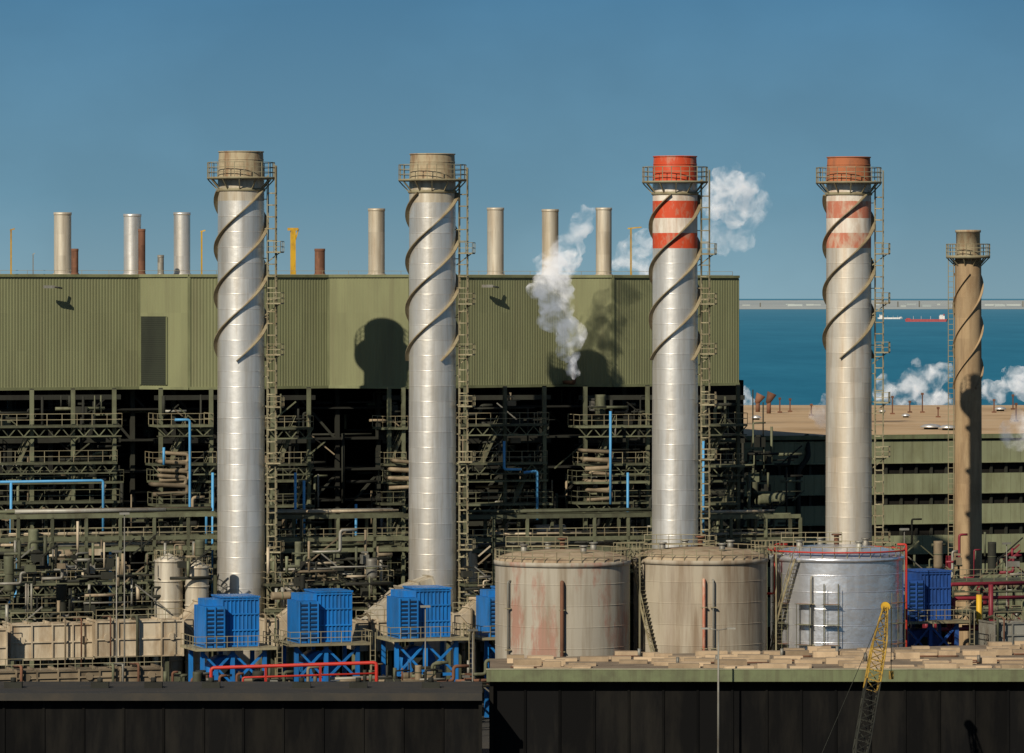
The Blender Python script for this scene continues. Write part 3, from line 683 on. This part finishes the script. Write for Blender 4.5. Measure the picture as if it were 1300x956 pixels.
# ---------------------------------------------------------------- mobile lattice crane
o=O('crawler_crane'); b=W(1070,1000,404); b.z=0
for sg in (-1,1):
    o.box('track',black,b+Vector((0,sg*1.4,.55)),(4.6,.7,1.0),0)
    for i in range(6): o.tube('road_wheel',steeld,[b+Vector((-1.9+i*.76,sg*1.4-.42,.5)),b+Vector((-1.9+i*.76,sg*1.4+.42,.5))],.33,12)
o.box('turntable',steeld,b+Z*1.2,(2,2,.4),0); o.box('engine_house',yellow,b+Vector((-.8,.4,2.1)),(3.4,2.2,1.4),0); o.box('counterweight',steeld,b+Vector((-2.7,.2,1.9)),(.7,2.6,1.1),0)
o.box('cab',yellow,b+Vector((1.3,-.8,2.0)),(1.2,1.1,1.5),0); o.box('cab_window',glass,b+Vector((1.35,-1.37,2.3)),(.95,.06,.8),0)
foot=b+Vector((1.0,.3,1.7)); tip=W(1124,770,424); ax=(tip-foot); Lb=ax.length; ax.normalize(); sx=ax.cross(Vector((0,1,0))).normalized(); sy=ax.cross(sx)
def bp(t,i,j):
    w=.58*min(1,t*4+.2)*min(1,(1-t)*3+.3)
    return foot+ax*Lb*t+sx*w*i+sy*w*j
nb=18
for k in range(nb):
    t0=k/nb;t1=(k+1)/nb; cs=[(-1,-1),(1,-1),(1,1),(-1,1)]
    mm_=yellowd if k>9 else steeld
    for q in range(4):
        i,j=cs[q];i2,j2=cs[(q+1)%4]
        o.beam('boom_chord',mm_,bp(t0,i,j),bp(t1,i,j),.11); o.beam('boom_lacing',mm_,bp(t0,i,j),bp(t1,i2,j2),.06); o.beam('boom_lacing',mm_,bp(t0,i,j),bp(t0,i2,j2),.06)
o.tube('sheave',yellow,[tip-Vector((0,.4,0)),tip+Vector((0,.4,0))],.4,16)
o.beam('pendant_line',steeld,b+Vector((-2.2,.3,3.4)),tip,.04); o.beam('gantry',steeld,b+Vector((-.5,.3,2.8)),b+Vector((-2.2,.3,3.4)),.15)
h=Vector((tip.x+.5,tip.y,9.5)); o.beam('hoist_rope',steeld,tip+Vector((.5,0,0)),h,.05); o.box('hook_block',yellowd,h,(.4,.3,.7),0); o.done()

# ---------------------------------------------------------------- ships
def ship(px,py,Lm,hull,sup,flip):
    d=(H+1.5)*F/(py-378); c=W(px,py,d); c.z=-1.5; o=O('cargo_ship'); hgt=Lm*.06
    prof=[(-.5,.0),(-.47,.5),(.40,.5),(.5,0.),(.40,-.5),(-.47,-.5)]
    k=.16*Lm
    lo=[Vector((c.x+a*Lm*.96*flip,c.y+b*k,0)) for a,b in prof]; hi=[Vector((c.x+a*Lm*flip,c.y+b*k,0)) for a,b in prof]
    vs=[(p.x,p.y,-2) for p in lo]+[(p.x,p.y,-1.5+hgt) for p in hi]
    o.add('hull',hull,vs,[list(range(6)),list(range(6,12))]+[[i,(i+1)%6,6+(i+1)%6,6+i] for i in range(6)])
    z=-1.5+hgt
    o.box('superstructure',sup,(c.x-flip*Lm*.36,c.y,z+Lm*.04),(Lm*.12,k*.8,Lm*.08),0); o.box('bridge',sup,(c.x-flip*Lm*.35,c.y,z+Lm*.09),(Lm*.07,k*.9,Lm*.02),0)
    o.tube('funnel',hull,[(c.x-flip*Lm*.41,c.y,z+Lm*.07),(c.x-flip*Lm*.41,c.y,z+Lm*.12)],Lm*.015,10)
    for f in (-.1,.12,.3): o.beam('mast',sup,(c.x+flip*Lm*f,c.y,z),(c.x+flip*Lm*f,c.y,z+Lm*.07),Lm*.006)
    o.box('forecastle',hull,(c.x+flip*Lm*.42,c.y,z+Lm*.012),(Lm*.09,k*.5,Lm*.024),0); o.done()
ship(1176,408.5,78,shipred,white,-1); ship(1130,405,52,white,white,1)

# ---------------------------------------------------------------- steam
def steam_mat(name,dens,emi,lo,hi,scale):
    sm=bpy.data.materials.new(name); sm.use_nodes=True; nt=sm.node_tree;n=nt.nodes;l=nt.links;n.remove(n['Principled BSDF'])
    g_=n.new('ShaderNodeNewGeometry');no=n.new('ShaderNodeTexNoise');no.inputs['Scale'].default_value=scale;no.inputs['Detail'].default_value=5;no.inputs['Roughness'].default_value=.62;no.inputs['Distortion'].default_value=.6
    l.new(g_.outputs['Position'],no.inputs['Vector'])
    mr=n.new('ShaderNodeMapRange');mr.interpolation_type='SMOOTHSTEP';mr.inputs['From Min'].default_value=lo;mr.inputs['From Max'].default_value=hi;mr.inputs['To Min'].default_value=0;mr.inputs['To Max'].default_value=dens
    l.new(no.outputs['Fac'],mr.inputs['Value'])
    vsn=n.new('ShaderNodeVolumeScatter');vsn.inputs['Color'].default_value=(1,1,1,1);vsn.inputs['Anisotropy'].default_value=-.35
    l.new(mr.outputs[0],vsn.inputs['Density'])
    em=n.new('ShaderNodeEmission');em.inputs['Color'].default_value=(.95,.97,1,1)
    mu=n.new('ShaderNodeMath');mu.operation='MULTIPLY';mu.inputs[1].default_value=emi;l.new(mr.outputs[0],mu.inputs[0]);l.new(mu.outputs[0],em.inputs['Strength'])  # steam glows a little, in place of multiply scattered light
    ad=n.new('ShaderNodeAddShader');l.new(vsn.outputs[0],ad.inputs[0]);l.new(em.outputs[0],ad.inputs[1])
    l.new(ad.outputs[0],n['Material Output'].inputs['Volume']); return sm
steam_dense=steam_mat('steam_dense',1.0,.25,.41,.68,.62); steam_mid=steam_mat('steam_drifting',.55,.25,.42,.70,.5); steam_thin=steam_mat('steam_thin',.28,.25,.44,.72,.45)
def steam(puffs,d,vox,mat,sc=1.0,spread=.6,amp=1.2):
    s=d/F; bm=bmesh.new()
    for px,py,r in puffs:
        c=W(px,py,d)
        for k in range(5):
            off=Vector((random.uniform(-1,1),random.uniform(-1,1),random.uniform(-1,1)))*r*s*spread
            bmesh.ops.create_icosphere(bm,subdivisions=2,radius=r*s*sc*random.uniform(.45,.9),matrix=Matrix.Translation(c+off))
    me=bpy.data.meshes.new('steam_plume');bm.to_mesh(me);bm.free();me.materials.append(mat)
    ob=bpy.data.objects.new('steam_plume',me);bpy.context.collection.objects.link(ob)
    m=ob.modifiers.new('r','REMESH');m.mode='VOXEL';m.voxel_size=vox
    for ns,st in ((1.6,amp),(.6,amp*.5)):
        tx=bpy.data.textures.new('c','CLOUDS');tx.noise_scale=ns;tx.noise_depth=2
        dm=ob.modifiers.new('d','DISPLACE');dm.texture=tx;dm.texture_coords='GLOBAL';dm.strength=st;dm.mid_level=.5
steam([(729,477,5),(727,466,8),(726,452,12),(723,438,15),(719,422,16),(710,408,19),(702,394,21),(697,380,22),(704,366,23),(710,352,22),(716,340,20)],527,.2,steam_dense)
steam([(722,326,19),(726,314,16),(733,300,14),(700,340,19),(690,365,14),(737,286,12),(715,308,15),(745,272,10),(735,420,12)],527,.25,steam_mid)
steam([(905,248,17),(925,236,21),(943,248,19),(918,262,23),(938,268,18),(905,270,16),(922,250,18)],600,.25,steam_mid,1.0)
steam([(915,290,21),(925,312,19),(905,300,18),(952,262,22),(935,300,20),(957,235,18),(930,222,16)],601,.3,steam_thin)
steam([(800,325,17),(815,316,18),(790,338,15),(825,308,16),(810,336,18)],600,.25,steam_mid)
steam([(905,500,20),(920,492,21),(935,503,21),(945,515,15)],745,.3,steam_mid)
steam([(1125,500,16),(1145,492,19),(1162,480,19),(1183,487,20),(1175,500,21),(1198,477,15),(1195,502,15),(1140,508,14),(1120,490,13),(1165,466,11)],745,.3,steam_mid)
steam([(1252,497,15),(1276,490,20),(1302,492,21),(1290,478,12)],745,.3,steam_mid)
steam([(1302,535,18),(1292,548,18),(1281,560,12),(1308,555,20)],552,.25,steam_mid)
steam([(1045,530,12),(1040,545,10),(1048,515,12),(1036,525,10)],552,.25,steam_mid)

# ---------------------------------------------------------------- sun, sky, camera
sd=Vector((-.54,-1,.72)).normalized()
el=math.asin(sd.z); rot=math.atan2(sd.x,sd.y)
sl=bpy.data.lights.new('sun','SUN');sl.energy=5.0;sl.angle=math.radians(.5);sl.color=(1,.90,.75)
so=bpy.data.objects.new('sun',sl);so.rotation_euler=sd.to_track_quat('Z','Y').to_euler();so.location=(-50,-80,90);bpy.context.collection.objects.link(so)
w=bpy.data.worlds.new('World');bpy.context.scene.world=w;w.use_nodes=True;nt=w.node_tree;n=nt.nodes;l=nt.links
sk=n.new('ShaderNodeTexSky');sk.sky_type='NISHITA';sk.sun_disc=False;sk.sun_elevation=el;sk.sun_rotation=rot%(2*math.pi);sk.air_density=1.0;sk.dust_density=.3;sk.ozone_density=4
bg=n['Background'];bg.inputs['Strength'].default_value=.05
# low-altitude sea haze: a blue layer in the bottom degrees of the sky, fading into the Nishita dome above
tc=n.new('ShaderNodeTexCoord');sp=n.new('ShaderNodeSeparateXYZ');l.new(tc.outputs['Generated'],sp.inputs[0])
mz=n.new('ShaderNodeMapRange');mz.inputs['From Min'].default_value=0;mz.inputs['From Max'].default_value=.065;l.new(sp.outputs['Z'],mz.inputs['Value'])
rp=n.new('ShaderNodeValToRGB');e=rp.color_ramp.elements
k=1/.05
e[0].position=0;e[0].color=(.205,.335,.400,1);e[1].position=1;e[1].color=(.068,.190,.320,1)
x=e.new(.32);x.color=(.133,.268,.362,1)
l.new(mz.outputs[0],rp.inputs[0])
nz=n.new('ShaderNodeTexNoise');nz.inputs['Scale'].default_value=14;nz.inputs['Detail'].default_value=5;mpz=n.new('ShaderNodeMapping');mpz.inputs['Scale'].default_value=(1,1,1.6);l.new(tc.outputs['Generated'],mpz.inputs[0]);l.new(mpz.outputs[0],nz.inputs['Vector'])
mn=n.new('ShaderNodeMapRange');mn.inputs['From Min'].default_value=.45;mn.inputs['From Max'].default_value=.75;mn.inputs['To Min'].default_value=k;mn.inputs['To Max'].default_value=k*1.2;l.new(nz.outputs['Fac'],mn.inputs['Value'])
sc_=n.new('ShaderNodeVectorMath');sc_.operation='SCALE';l.new(rp.outputs[0],sc_.inputs[0]);l.new(mn.outputs[0],sc_.inputs['Scale'])
mb=n.new('ShaderNodeMapRange');mb.inputs['From Min'].default_value=.07;mb.inputs['From Max'].default_value=.35;l.new(sp.outputs['Z'],mb.inputs['Value'])
mx=n.new('ShaderNodeMix');mx.data_type='RGBA';l.new(mb.outputs[0],mx.inputs['Factor']);l.new(sc_.outputs[0],mx.inputs['A']);l.new(sk.outputs[0],mx.inputs['B'])
l.new(mx.outputs['Result'],bg.inputs['Color'])
cam=bpy.data.cameras.new('camera');co=bpy.data.objects.new('camera',cam);bpy.context.collection.objects.link(co)
co.location=(0,-500,H);co.rotation_euler=(math.radians(90),0,0);cam.sensor_width=36;cam.lens=36*F/1300;cam.shift_y=-100/1300;cam.clip_start=5;cam.clip_end=400000
bpy.context.scene.camera=co
bpy.context.scene.view_settings.view_transform='Standard';bpy.context.scene.view_settings.look='None';bpy.context.scene.view_settings.exposure=0
